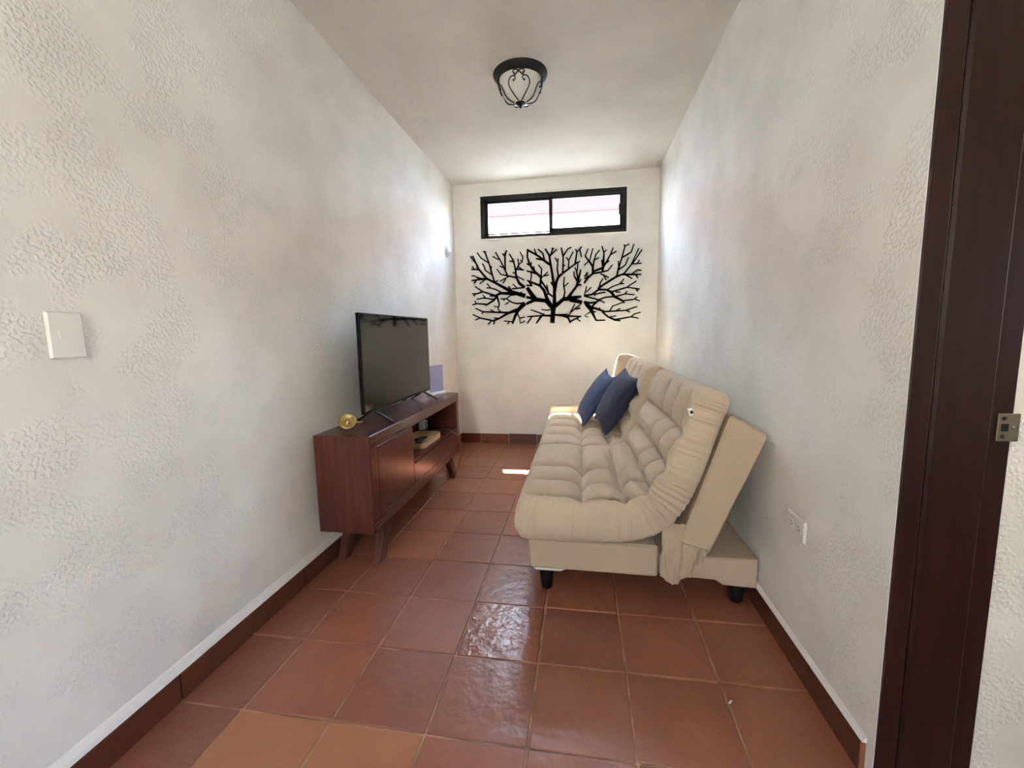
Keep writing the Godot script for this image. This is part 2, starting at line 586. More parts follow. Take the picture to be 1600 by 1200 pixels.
const BRANCHES_RIGHT := [[40,1440,17,65,1410,39,104,1363,35,127,1308,18,151,1257,12,239,1257,7],
	[40,1438,14,103,1428,14,157,1435,11,188,1453,10],
	[104,1378,17,127,1409,15,188,1461,12,241,1478,10,325,1483,11],
	[96,1340,10,38,1306,7,73,1290,7],
	[112,1343,9,150,1342,8],
	[104,1386,19,181,1361,17,235,1340,12,432,1347,9,540,1382,7],
	[185,1361,7,185,1380,7],
	[432,1347,7,471,1330,7],
	[345,1349,7,383,1368,7],
	[280,1343,8,310,1392,8,416,1427,7],
	[212,1337,12,266,1289,12,335,1257,15],
	[335,1260,12,486,1284,9,515,1310,8,571,1325,7],
	[486,1284,7,553,1269,7],
	[327,1257,11,384,1248,9],
	[289,1288,7,342,1297,7],
	[38,1500,15,111,1509,14,172,1553,15,187,1568,15],
	[172,1565,17,217,1597,15,338,1669,17,412,1696,12,478,1776,10,511,1849,7,546,1925,7],
	[41,1496,14,96,1479,10,173,1457,10,234,1425,7],
	[38,1504,7,57,1588,7],
	[57,1534,7,103,1578,7],
	[130,1509,11,142,1493,8,138,1516,7],
	[130,1509,10,241,1528,9],
	[179,1568,12,191,1621,9,217,1658,7],
	[180,1553,15,248,1551,14,294,1526,14,444,1567,10,474,1588,8,529,1623,7],
	[444,1567,8,560,1546,7],
	[527,1545,7,545,1526,7],
	[248,1547,9,309,1579,8,372,1600,7,413,1647,7],
	[372,1600,7,414,1604,7],
	[263,1543,16,294,1526,21,325,1483,22,401,1439,14],
	[401,1439,10,513,1451,8,539,1473,7],
	[513,1455,7,562,1434,7],
	[401,1439,8,424,1419,7],
	[332,1483,10,422,1503,8,445,1529,7],
	[422,1505,7,512,1495,7],
	[339,1525,8,381,1523,7],
	[345,1669,14,359,1743,12,392,1847,10,417,1949,9,409,1968,7],
	[417,1953,7,457,1970,7],
	[392,1847,9,477,1895,8,501,1968,7],
	[363,1751,9,359,1818,7],
	[367,1739,10,426,1778,9,441,1822,8,455,1844,7],
	[493,1790,10,576,1912,7],
	[493,1783,8,574,1788,7],
	[537,1792,7,555,1817,7],
	[405,1689,14,572,1682,7],
	[487,1689,8,538,1729,7,572,1720,7],
	[521,1684,7,543,1650,7],
	[428,1684,8,488,1647,7],
	[37,1623,14,72,1671,15,118,1708,15,201,1719,11,262,1732,9,303,1783,7],
	[72,1671,8,37,1665,7],
	[64,1679,7,56,1718,7],
	[37,1684,7,72,1721,7],
	[118,1711,21,117,1776,18,79,1830,12,44,1877,11,71,1944,7],
	[79,1830,8,37,1791,7],
	[87,1830,8,98,1875,8,117,1945,7],
	[121,1768,11,128,1828,10,147,1888,8,181,1927,7],
	[132,1836,7,174,1856,7],
	[125,1730,14,209,1757,17],
	[209,1727,14,216,1772,22,223,1899,10,203,1964,7],
	[226,1906,7,245,1928,7],
	[216,1764,14,253,1823,13,283,1878,9,309,1944,7],
	[283,1878,8,339,1909,7],
	[242,1801,8,272,1822,7],
	[209,1772,8,201,1833,7],
	[194,1701,8,224,1688,8,270,1664,7],
	[221,1688,7,247,1642,7]]

# ---------------------------------------------------------------- the room
func wall(called: String, boxes: Array, m: Material) -> MeshInstance3D:
	var st := new_st()
	for b in boxes:
		box(st, b[0], b[1])
	var o := put(st, called, m, self)
	o.set_meta("kind", "structure")
	return o

func build_shell() -> void:
	wall("wall_left", [[Vector3(XL - 0.15, -0.1, ZB - 0.06), Vector3(XL, 2.80, ZF + 0.15)]], M.plaster)
	wall("wall_right", [
		[Vector3(XR, -0.1, ZB - 0.06), Vector3(XR + 0.234, 2.80, -1.112)],
		[Vector3(XR, -0.1, -1.112), Vector3(XR + 0.0012, 2.80, -1.077)],
		[Vector3(XR, 2.12, -1.112), Vector3(XR + 0.234, 2.80, -0.22)],
		[Vector3(XR, -0.1, -0.22), Vector3(XR + 0.234, 2.80, ZF + 0.15)]], M.plaster)
	var a := Vector2(-0.985, 2.088)
	var b := Vector2(0.430, 2.496)
	wall("wall_back", [
		[Vector3(XL, -0.1, ZB - 0.06), Vector3(a.x, 2.80, ZB)],
		[Vector3(b.x, -0.1, ZB - 0.06), Vector3(XR, 2.80, ZB)],
		[Vector3(a.x, -0.1, ZB - 0.06), Vector3(b.x, a.y, ZB)],
		[Vector3(a.x, b.y, ZB - 0.06), Vector3(b.x, 2.80, ZB)]], M.plaster_far)
	# behind the camera: a window to the patio
	wall("wall_front", [
		[Vector3(XL, -0.1, ZF), Vector3(-0.55, 2.80, ZF + 0.15)],
		[Vector3(-0.02, -0.1, ZF), Vector3(XR, 2.80, ZF + 0.15)],
		[Vector3(-0.55, -0.1, ZF), Vector3(-0.02, 1.0, ZF + 0.15)],
		[Vector3(-0.55, 2.0, ZF), Vector3(-0.02, 2.80, ZF + 0.15)]], M.plaster_far)
	var st := new_st()
	prism(st, PackedVector2Array([Vector2(XL - 0.15, 2.619), Vector2(XR + 0.25, 2.656), Vector2(XR + 0.25, 2.85), Vector2(XL - 0.15, 2.85)]), ZB - 0.06, ZF + 0.15, 0.0, Vector3.RIGHT, Vector3.UP, Vector3.BACK)
	put(st, "ceiling", M.ceiling, self).set_meta("kind", "structure")
	# the room beyond the doorway on the right
	wall("wall_side_far", [[Vector3(XR + 0.222, -0.1, -1.28), Vector3(3.1, 2.80, -1.104)]], M.plaster_side)
	wall("wall_side_near", [[Vector3(XR + 0.234, -0.1, 1.25), Vector3(3.1, 2.80, 1.4)]], M.plaster_side)
	wall("wall_side_window", [
		[Vector3(2.95, -0.1, -1.104), Vector3(3.1, 2.80, -0.70)],
		[Vector3(2.95, -0.1, -0.31), Vector3(3.1, 2.80, 1.25)],
		[Vector3(2.95, -0.1, -0.70), Vector3(3.1, 1.1, -0.31)],
		[Vector3(2.95, 1.8, -0.70), Vector3(3.1, 2.80, -0.31)]], M.plaster_side)
	wall("ceiling_side", [[Vector3(XR + 0.25, 2.655, -1.28), Vector3(3.1, 2.85, 1.4)]], M.ceiling)

func build_floor() -> void:
	var st := new_st()
	box(st, Vector3(XL - 0.1, -0.12, ZB - 0.05), Vector3(3.0, -0.0045, ZF + 0.14))
	var fl := put(st, "floor", M.grout, self)
	fl.set_meta("kind", "structure")
	var rng := RandomNumberGenerator.new()
	rng.seed = 42
	var xs := [XL]
	for j in range(1, 7):
		xs.append(-1.3399 + 0.29866 * j)
	xs.append(XR)
	for k in range(1, 8):
		xs.append(XR + 0.3 * k)
	var zs := [ZB]
	for i in range(-8, 11):
		zs.append(-1.6706 + 0.30889 * i)
	var cache := {}
	var picks := [0, 1, 5, 0, 3, 2, 1, 5, 0, 3]
	for i in zs.size() - 1:
		for j in xs.size() - 1:
			var w: float = xs[j + 1] - xs[j] - 0.0065
			var d: float = zs[i + 1] - zs[i] - 0.0065
			if j > 6 and zs[i] < -1.30:
				continue
			var key := "%.3f %.3f" % [w, d]
			if not cache.has(key):
				var t := new_st()
				box(t, Vector3(-w / 2, -0.014, -d / 2), Vector3(w / 2, 0, d / 2), 0.0028)
				t.generate_normals()
				cache[key] = t.commit()
			var pick: int = picks[rng.randi() % 10]
			if zs[i] > -1.2 and zs[i] < -0.8 and j in [1, 2]:
				pick = 4
			if zs[i] > -1.2 and zs[i] < -0.8 and j == 0:
				pick = 3
			var clay: Material = M["clay%d" % pick]
			if (j == 3 and zs[i] > -1.70 and zs[i] < -1.50):
				clay = M.clay_varnished
			var o := put_mesh(cache[key], "tile", clay, fl, Vector3((xs[j] + xs[j + 1]) / 2, rng.randf_range(-0.0012, 0.0), (zs[i] + zs[i + 1]) / 2))
			o.rotation = Vector3(rng.randf_range(-0.004, 0.004), 0, rng.randf_range(-0.004, 0.004))

func build_baseboards() -> void:
	var rng := RandomNumberGenerator.new()
	rng.seed = 7
	var zs := [ZB + 0.012]
	for i in range(-8, 11):
		zs.append(-1.6706 + 0.30889 * i)
	var left := setting("baseboard_left")
	var right := setting("baseboard_right")
	for i in zs.size() - 1:
		var z0: float = zs[i] + 0.0025
		var z1: float = minf(zs[i + 1] - 0.0025, ZF)
		var h := 0.091 + rng.randf_range(-0.003, 0.003)
		box_part("baseboard_tile", Vector3(XL, 0.001, z0), Vector3(XL + 0.012, h, z1), 0.002, M.skirting if rng.randf() < 0.55 else M.skirting_red, left)
		if z0 < -1.13:
			z1 = minf(z1, -1.112)
			h = 0.088 + rng.randf_range(-0.003, 0.003)
			box_part("baseboard_tile", Vector3(XR - 0.012, 0.001, z0), Vector3(XR, h, z1), 0.002, M.skirting if rng.randf() < 0.6 else M.skirting_red, right)
	box_part("baseboard_tile", Vector3(XR - 0.0115, 0.001, -1.112), Vector3(XR, 0.086, -1.104), 0.002, M.clay2, right)
	var back := setting("baseboard_back")
	var xs := [XL]
	for j in range(1, 7):
		xs.append(-1.3399 + 0.29866 * j)
	xs.append(XR)
	for j in xs.size() - 1:
		box_part("baseboard_tile", Vector3(xs[j] + 0.0025, 0.001, ZB), Vector3(xs[j + 1] - 0.0025, 0.098 + rng.randf_range(-0.004, 0.004), ZB + 0.012), 0.002, M.skirting if rng.randf() < 0.3 else M.skirting_red, back)
	# smooth painted plaster lip that runs along the top of the left skirting
	var st := new_st()
	prism(st, PackedVector2Array([Vector2(XL - 0.001, 0.094), Vector2(XL + 0.0115, 0.094), Vector2(XL + 0.009, 0.108), Vector2(XL + 0.004, 0.124), Vector2(XL - 0.001, 0.132)]), ZB, ZF, 0.0, Vector3.RIGHT, Vector3.UP, Vector3.BACK)
	put(st, "trim_1", M.white_paint, self).set_meta("kind", "structure")
	st = new_st()
	prism(st, PackedVector2Array([Vector2(XR + 0.001, 0.091), Vector2(XR - 0.0115, 0.091), Vector2(XR - 0.006, 0.100), Vector2(XR + 0.001, 0.108)]), ZB, -1.104, 0.0, Vector3.RIGHT, Vector3.UP, Vector3.BACK)
	put(st, "trim_2", M.white_paint, self).set_meta("kind", "structure")

func build_window() -> void:
	var w := setting("window_1")
	var x0 := -0.985
	var x1 := 0.430
	var y0 := 2.088
	var y1 := 2.496
	var zi := ZB + 0.004
	var zo := ZB - 0.05
	# painted plaster edge round the opening
	box_part("plaster_edge", Vector3(x0 - 0.018, y1, ZB - 0.01), Vector3(x1 + 0.018, y1 + 0.016, ZB + 0.008), 0.003, M.white_paint, w)
	box_part("plaster_edge", Vector3(x0 - 0.018, y0 - 0.016, ZB - 0.01), Vector3(x1 + 0.018, y0, ZB + 0.012), 0.003, M.white_paint, w)
	box_part("plaster_edge", Vector3(x0 - 0.018, y0, ZB - 0.01), Vector3(x0, y1, ZB + 0.008), 0.003, M.white_paint, w)
	box_part("plaster_edge", Vector3(x1, y0, ZB - 0.01), Vector3(x1 + 0.018, y1, ZB + 0.008), 0.003, M.white_paint, w)
	# outer frame
	box_part("frame_rail", Vector3(x0, y1 - 0.040, zo), Vector3(x1, y1, zi), 0.003, M.frame_black, w)
	box_part("frame_rail", Vector3(x0, y0, zo), Vector3(x1, y0 + 0.032, zi), 0.003, M.frame_black, w)
	box_part("frame_stile", Vector3(x0, y0 + 0.032, zo), Vector3(x0 + 0.034, y1 - 0.040, zi), 0.003, M.frame_black, w)
	box_part("frame_stile", Vector3(x1 - 0.034, y0 + 0.032, zo), Vector3(x1, y1 - 0.040, zi), 0.003, M.frame_black, w)
	# fixed light on the left, sliding sash on the right
	for s in [[x0 + 0.034, -0.270, ZB - 0.045, ZB - 0.024, "fixed_light"], [-0.305, x1 - 0.034, ZB - 0.022, ZB - 0.001, "sliding_sash"]]:
		var o := Node3D.new()
		o.name = s[4]
		w.add_child(o)
		var yb: float = y0 + 0.032
		var yt: float = y1 - 0.040
		box_part("sash_rail", Vector3(s[0], yt - 0.026, s[2]), Vector3(s[1], yt, s[3]), 0.002, M.frame_black, o)
		box_part("sash_rail", Vector3(s[0], yb, s[2]), Vector3(s[1], yb + (0.024 if s[4] == "fixed_light" else 0.040), s[3]), 0.002, M.frame_black, o)
		box_part("sash_stile", Vector3(s[0], yb, s[2]), Vector3(s[0] + 0.036, yt, s[3]), 0.002, M.frame_black, o)
		box_part("sash_stile", Vector3(s[1] - 0.030, yb, s[2]), Vector3(s[1], yt, s[3]), 0.002, M.frame_black, o)
		var zc: float = (s[2] + s[3]) / 2
		var st := new_st()
		quad(st, Vector3(s[0] + 0.03, yb + 0.02, zc), Vector3(s[1] - 0.025, yb + 0.02, zc), Vector3(s[1] - 0.025, yt - 0.02, zc), Vector3(s[0] + 0.03, yt - 0.02, zc), Vector3.BACK)
		put(st, "pane", M.glass, o)
		if s[4] == "sliding_sash":
			box_part("latch", Vector3(0.355, 2.245, ZB - 0.003), Vector3(0.405, 2.345, ZB + 0.022), 0.004, M.frame_black, o)

func build_door_frame() -> void:
	var d := setting("door_1")
	var top := 2.12
	var st := new_st()
	box(st, Vector3(0.7268, 0.0, -1.112), Vector3(0.779, top, -1.078), 0.006)
	put(st, "casing", M.door_wood, d)
	st = new_st()
	box(st, Vector3(0.782, 0.0, -1.112), Vector3(0.899, top, -1.080), 0.006)
	put(st, "jamb", M.door_wood, d)
	st = new_st()
	box(st, Vector3(0.899, 0.0, -1.112), Vector3(0.950, top, -1.092), 0.005)
	put(st, "rebate", M.door_wood, d)
	# near jamb and head, behind the picture's edge
	box_part("jamb", Vector3(0.7268, 0.0, -0.245), Vector3(0.950, top, -0.215), 0.006, M.door_wood, d)
	box_part("head_jamb", Vector3(0.7268, top - 0.03, -1.078), Vector3(0.950, top, -0.245), 0.004, M.door_wood, d)
	var plate := new_st()
	box(plate, Vector3(0.917, 0.890, -1.093), Vector3(0.959, 0.953, -1.0895), 0.0012)
	var p := put(plate, "strike_plate", M.steel, d)
	p.set_meta("label", "small brushed steel strike plate with two screw holes")
	for y in [0.901, 0.942]:
		var s := new_st(true)
		lathe(s, [Vector2(0.0001, 0.0006), Vector2(0.0045, 0.0004), Vector2(0.005, -0.001)], 14, Transform3D(Basis(Vector3.RIGHT, PI / 2), Vector3(0.9275, y, -1.0895)))
		put(s, "screw_hole", M.dark_hole, p)
	box_part("latch_hole", Vector3(0.923, 0.913, -1.0902), Vector3(0.937, 0.930, -1.0890), 0.0, M.dark_hole, p)
	var lip := new_st(true)
	ball(lip, Vector3(0.945, 0.9215, -1.0895), 0.004, 10)
	put(lip, "stud", M.steel, p)

func build_outside() -> void:
	var b := thing("neighbour_building", "white outside wall with pale red ledges above, seen through the high window", "building", Vector3(-0.3, 0, -7.3))
	box_part("wall", Vector3(-5, -0.2, -0.3), Vector3(5, 3.07, 0), 0.0, M.outer_white, b)
	box_part("ledge", Vector3(-5, 3.07, -0.3), Vector3(5, 3.16, 0.05), 0.01, M.outer_red, b)
	box_part("ledge", Vector3(-5, 3.16, -0.3), Vector3(5, 3.24, 0.015), 0.005, M.outer_red, b)
	box_part("parapet", Vector3(-5, 3.24, -0.3), Vector3(5, 3.42, -0.02), 0.0, M.outer_red, b)
	wall("ground_outside", [[Vector3(-12, -0.4, -12), Vector3(12, -0.13, 12)]], M.paving)
	wall("roof_low", [[Vector3(-5, 1.70, -7.3), Vector3(5, 1.85, ZB - 0.06)]], M.roof_grey)
	wall("wall_patio", [[Vector3(-5, -0.2, 5.6), Vector3(5, 2.7, 5.8)]], M.outer_warm)

# ---------------------------------------------------------------- sofa bed
# a padded slab bent along `path` (x, y; half thickness as third value), stretched from z1 (far) to z0 (near), quilted on its upper face
func mattress(path: Array, z0: float, z1: float, s_seams: Array, z_seams: Array, puff: float, rim_r: float, seed_: int, near_pleats: bool) -> ArrayMesh:
	var dense := smooth_path(path, 12)
	var acc := PackedFloat32Array([0.0])
	for i in range(1, dense.size()):
		acc.append(acc[i - 1] + Vector2(dense[i].x - dense[i - 1].x, dense[i].y - dense[i - 1].y).length())
	var length := acc[-1]
	var noise := FastNoiseLite.new()
	noise.seed = seed_
	noise.frequency = 1.0
	var NS := 200
	var NZ := 150
	var rim := func(d: float, r: float) -> float:
		return 1.0 if d >= r else pow(maxf(1.0 - pow(1.0 - d / r, 2.6), 0.0), 1.0 / 2.6)
	var top := []
	var bottom := []
	var seg := 0
	for i in NS + 1:
		var t := float(i) / NS
		var s := length * lerpf(t, 0.5 - 0.5 * cos(PI * t), 0.55)
		while seg < acc.size() - 2 and acc[seg + 1] < s:
			seg += 1
		var f := clampf((s - acc[seg]) / maxf(acc[seg + 1] - acc[seg], 1e-6), 0.0, 1.0)
		var c := dense[seg].lerp(dense[seg + 1], f)
		var a := dense[maxi(seg - 2, 0)]
		var b := dense[mini(seg + 3, dense.size() - 1)]
		var d := Vector2(b.x - a.x, b.y - a.y).normalized()
		var n := Vector2(-d.y, d.x)
		var ds := minf(s, length - s)
		var su := 9.0
		for q in s_seams:
			su = minf(su, absf(s - q * length))
		var rowt := PackedVector3Array()
		var rowb := PackedVector3Array()
		for j in NZ + 1:
			var tz := float(j) / NZ
			var z := lerpf(z1, z0, lerpf(tz, 0.5 - 0.5 * cos(PI * tz), 0.55))
			var dz := minf(z0 - z, z - z1)
			var sv := 9.0
			for q in z_seams:
				sv = minf(sv, absf(z - q + 0.008 * noise.get_noise_2d(s * 6.0, q * 9.0)))
			var e: float = rim.call(ds, rim_r) * rim.call(dz, rim_r * 0.9)
			var cs := 1.0 - exp(-su / 0.026)
			var cz := 1.0 - 1.12 * exp(-sv / 0.024)
			cs = lerpf(0.85, cs, smoothstep(0.0, 0.11, dz))
			cz = lerpf(0.85, cz, smoothstep(0.0, 0.12, ds))
			var bump := puff * (cs * cz - 0.70) - 0.008 * exp(-(su * su + sv * sv) / 0.0006)
			bump += 0.0035 * noise.get_noise_2d(s * 11.0, z * 11.0) + 0.0022 * noise.get_noise_2d(s * 34.0 + 50.0, z * 12.0)
			if near_pleats:                                            # gathers of cloth where the near side runs into the fold
				var bend := exp(-pow((s / length - 0.53) / 0.11, 2.0))
				var near := exp(-pow((z0 - z) / 0.09, 2.0))
				bump += near * (0.004 + 0.010 * bend) * (absf(noise.get_noise_2d(s * 24.0 + z * 14.0, 3.0)) * 2.4 - 0.5)
			var zs := z
			if near_pleats:
				var bend2 := exp(-pow((s / length - 0.54) / 0.13, 2.0))
				var fold := absf(noise.get_noise_1d(s * 17.0)) + 0.6 * absf(noise.get_noise_1d(s * 43.0 + 7.0))
				zs -= exp(-(z0 - z) / 0.045) * (0.010 + 0.020 * bend2) * fold * 1.6
			var h := c.z * e
			var up := (h + bump * e)
			rowt.append(Vector3(c.x + n.x * up, c.y + n.y * up, zs))
			rowb.append(Vector3(c.x - n.x * h, c.y - n.y * h, zs))
		top.append(rowt)
		bottom.append(rowb)
	var st := new_st(true)
	var v: Vector3 = (top[75][50] - top[76][51]).cross(top[75][50] - top[76][50])
	var want: Vector3 = top[75][50] - bottom[75][50]
	var flip := v.dot(want) < 0.0
	grid(st, top, flip)
	grid(st, bottom, not flip)
	st.generate_normals()
	return st.commit()

func build_sofa() -> void:
	var sofa := thing("sofa_bed", "long beige fabric sofa bed with tufted seat against the right wall", "sofa", Vector3(0.2, 0, -2.7))
	var O := Vector3(0, 0, 0)
	var at := -sofa.position
	var seams := [0.25, 0.415, 0.545, 0.675, 0.815]
	var near_path := [Vector3(-0.278, 0.350, 0.092), Vector3(-0.12, 0.352, 0.092), Vector3(0.05, 0.352, 0.09), Vector3(0.18, 0.356, 0.086), Vector3(0.285, 0.392, 0.082), Vector3(0.353, 0.465, 0.078), Vector3(0.405, 0.572, 0.072), Vector3(0.458, 0.725, 0.068), Vector3(0.522, 0.915, 0.064)]
	var far_path := near_path.duplicate()
	for k in range(4, 9):
		far_path[k] = near_path[k] + Vector3(-0.009 * (k - 3), 0.004 * (k - 4), 0)
	var m := put_mesh(mattress(near_path, -1.704, -2.655, seams, [-1.815, -2.005, -2.215], 0.074, 0.062, 3, true), "seat_cushion", M.fabric, sofa, at)
	m.set_meta("label", "near tufted seat and back cushion")
	m = put_mesh(mattress(far_path, -2.662, -3.690, seams, [-2.92, -3.18, -3.44], 0.068, 0.058, 9, false), "seat_cushion", M.fabric, sofa, at)
	m.set_meta("label", "far tufted seat and back cushion in window light")
	var arm_path := []
	for p in far_path:
		arm_path.append(p)
	# raised cushion that closes the far end
	for k in arm_path.size():
		var p0: Vector3 = far_path[maxi(k - 1, 0)]
		var p1: Vector3 = far_path[mini(k + 1, 8)]
		var d := Vector2(p1.x - p0.x, p1.y - p0.y).normalized()
		var q: Vector3 = far_path[k]
		arm_path[k] = Vector3(q.x - d.y * 0.045, q.y + d.x * 0.045, 0.108)
	m = put_mesh(mattress(arm_path, -3.680, -3.800, seams, [], 0.014, 0.05, 21, false), "end_cushion", M.fabric, sofa, at)
	m.set_meta("label", "raised end cushion at the far end")
	# upholstered boards that carry the backs
	for s in [[-1.735, -2.650, 0.0], [-2.668, -3.790, -0.012]]:
		var st := new_st()
		prism(st, rounded([Vector2(0.400 + s[2], 0.285), Vector2(0.520 + s[2], 0.255), Vector2(0.716, 0.742), Vector2(0.575 + s[2], 0.822)], 0.022, 3), s[1], s[0], 0.008, Vector3.RIGHT, Vector3.UP, Vector3.BACK, at)
		put(st, "back_board", M.fabric_base, sofa)
		st = new_st()
		prism(st, rounded([Vector2(-0.225, 0.118), Vector2(0.325, 0.112), Vector2(0.325, 0.252), Vector2(-0.225, 0.258)], 0.018, 4), s[1], s[0] - 0.03, 0.010, Vector3.RIGHT, Vector3.UP, Vector3.BACK, at)
		put(st, "seat_base", M.fabric_base, sofa)
	var st2 := new_st()
	prism(st2, PackedVector2Array([Vector2(0.33, 0.122), Vector2(0.555, 0.112), Vector2(0.585, 0.092), Vector2(0.715, 0.086), Vector2(0.718, 0.212), Vector2(0.33, 0.212)]), -3.72, -1.775, 0.006, Vector3.RIGHT, Vector3.UP, Vector3.BACK, at)
	put(st2, "rear_base", M.fabric_base, sofa)
	for zz in [-1.775, -3.60]:
		st2 = new_st()
		prism(st2, PackedVector2Array([Vector2(-0.208, 0.119), Vector2(-0.195, 0.104), Vector2(-0.085, 0.104), Vector2(-0.055, 0.119)]), zz - 0.10, zz, 0.003, Vector3.RIGHT, Vector3.UP, Vector3.BACK, at)
		put(st2, "foot_block", M.white_plastic, sofa)
	for p in [Vector3(-0.150, 0, -1.825), Vector3(0.655, 0, -1.825), Vector3(-0.150, 0, -3.64), Vector3(0.655, 0, -3.64)]:
		var leg := new_st(true)
		var tall := 0.106 if p.x < 0.0 else 0.090
		lathe(leg, [Vector2(0.0001, tall), Vector2(0.034, tall), Vector2(0.033, tall * 0.8), Vector2(0.025, 0.006), Vector2(0.022, 0.0), Vector2(0.0001, 0.0)], 20)
		put(leg, "foot", M.foot_black, sofa, p + at)
	# slack cloth gathered between seat and back board at the near end
	var rows := []
	var noise := FastNoiseLite.new()
	noise.seed = 5
	noise.frequency = 1.0
	var tops := Curve2D.new()
	for q in [Vector2(0.333, 0.33), Vector2(0.38, 0.36), Vector2(0.44, 0.36), Vector2(0.50, 0.31), Vector2(0.528, 0.262)]:
		tops.add_point(q, Vector2(-0.015, 0), Vector2(0.015, 0))
	var hems := Curve2D.new()
	for q in [Vector2(0.333, 0.122), Vector2(0.362, 0.098), Vector2(0.405, 0.092), Vector2(0.452, 0.135), Vector2(0.522, 0.240)]:
		hems.add_point(q, Vector2(-0.018, 0), Vector2(0.018, 0))
	for i in 49:
		var u := i / 48.0
		var row := PackedVector3Array()
		for j in 25:
			var v := j / 24.0
			var p := tops.sample_baked(u * tops.get_baked_length()).lerp(hems.sample_baked(u * hems.get_baked_length()), v)
			var fold := -0.024 * pow(absf(sin(u * 10.0 + v * 1.1)), 0.6) * (0.35 + 0.65 * v) + 0.012 * noise.get_noise_2d(u * 9.0, v * 2.5)
			row.append(Vector3(p.x, p.y, -1.746 + 0.008 * sin(PI * v) + fold) + at)
		rows.append(row)
	var drape := new_st(true)
	grid(drape, rows, true)
	var back_rows := []
	for r in rows:
		var row := PackedVector3Array()
		for q in r:
			row.append(q + Vector3(0, 0, -0.004))
		back_rows.append(row)
	grid(drape, back_rows, false)
	put(drape, "slack_cloth", M.fabric_base, sofa)
	# sewn-in tag on the near side of the back
	var tagst := new_st()
	var xf := Transform3D(Basis(Vector3(0, 0, 1), 0.25), Vector3(0.424, 0.832, -1.722) + at)
	box(tagst, Vector3(-0.010, -0.014, -0.012), Vector3(0.008, 0.014, 0.004), 0.001, xf)
	var care := put(tagst, "care_tag", M.pure_white, sofa)
	care.set_meta("label", "small white tag with a black square")
	tagst = new_st()
	box(tagst, Vector3(-0.004, -0.006, 0.004), Vector3(0.007, 0.006, 0.0048), 0.0, xf)
	put(tagst, "tag_print", M.black_plastic, care)

# ---------------------------------------------------------------- media console
func build_console() -> void:
	var c := thing("media_console", "dark reddish-brown wooden media console with splayed legs along the left wall", "console", Vector3(-1.1, 0, -2.53))
	var at := -c.position
	var xb := -1.242
	var xf := -0.959
	var zn := -1.795
	var zf := -3.250
	var yb := 0.213
	var yt := 0.687
	var bx := func(called: String, lo: Vector3, hi: Vector3, bevel: float, m: Material) -> MeshInstance3D:
		return box_part(called, lo + at, hi + at, bevel, m, c)
	bx.call("top_panel", Vector3(xb, yt - 0.062, zf), Vector3(xf, yt, zn - 0.0), 0.0025, M.wood)
	bx.call("bottom_panel", Vector3(xb, yb, zf), Vector3(xf, yb + 0.066, zn), 0.0025, M.wood)
	bx.call("side_panel", Vector3(xb + 0.001, yb + 0.066, zn - 0.066), Vector3(xf, yt - 0.062, zn), 0.0, M.wood_upright)
	bx.call("side_panel", Vector3(xb + 0.001, yb + 0.066, zf), Vector3(xf, yt - 0.062, zf + 0.060), 0.0, M.wood_upright)
	# one flush end veneer with upright grain
	bx.call("end_veneer", Vector3(xb + 0.0005, yb + 0.0005, zn), Vector3(xf - 0.002, yt - 0.0005, zn + 0.003), 0.001, M.wood_upright)
	bx.call("divider", Vector3(xb + 0.002, yb + 0.066, -2.318), Vector3(xf - 0.020, yt - 0.062, -2.296), 0.0, M.wood_upright)
	bx.call("shelf", Vector3(xb + 0.002, 0.402, zf + 0.060), Vector3(xf - 0.004, 0.422, -2.318), 0.001, M.wood)
	# back in two pieces, a slot for cables between them
	bx.call("back_panel", Vector3(xb, yb + 0.066, -2.90), Vector3(xb + 0.008, yt - 0.062, zn - 0.066), 0.0, M.wood)
	bx.call("back_panel", Vector3(xb, yb + 0.066, zf + 0.060), Vector3(xb + 0.008, yt - 0.062, -3.02), 0.0, M.wood)
	bx.call("back_panel", Vector3(xb, yb + 0.066, -3.02), Vector3(xb + 0.008, 0.50, -2.90), 0.0, M.wood)
	bx.call("door", Vector3(xf - 0.022, yb + 0.069, -2.300), Vector3(xf + 0.0005, yt - 0.065, zn - 0.069), 0.002, M.wood_upright)
	bx.call("drawer", Vector3(xf - 0.20, yb + 0.069, zf + 0.063), Vector3(xf + 0.0005, 0.398, -2.304), 0.002, M.wood)
	# splayed legs: outline in (z, y), pushed along x
	for s in [[1.0, -1.022], [-1.0, -1.022], [1.0, -1.215], [-1.0, -1.215]]:
		var mid := (zn + zf) / 2 - 0.06
		var near_leg: bool = s[0] > 0.0
		var pts := [Vector2(-2.005, yb + 0.001), Vector2(-1.905, 0.0), Vector2(-1.968, 0.0), Vector2(-2.105, yb + 0.001)]
		if not near_leg:
			pts = [Vector2(-3.050, yb + 0.001), Vector2(-3.205, 0.0), Vector2(-3.268, 0.0), Vector2(-3.150, yb + 0.001)]
		var st := new_st()
		prism(st, PackedVector2Array(pts), s[1] - 0.018, s[1] + 0.024, 0.003, Vector3.BACK, Vector3.UP, Vector3.RIGHT, at)
		put(st, "leg", M.wood_upright, c)
	var knob := new_st(true)
	lathe(knob, [Vector2(0.0001, 0.014), Vector2(0.009, 0.012), Vector2(0.010, 0.004), Vector2(0.006, 0.0)], 14, Transform3D(Basis(Vector3.RIGHT, -PI / 2), Vector3(xf - 0.02, 0.405, zf) + at))
	put(knob, "cable_clip", M.black_plastic, c)

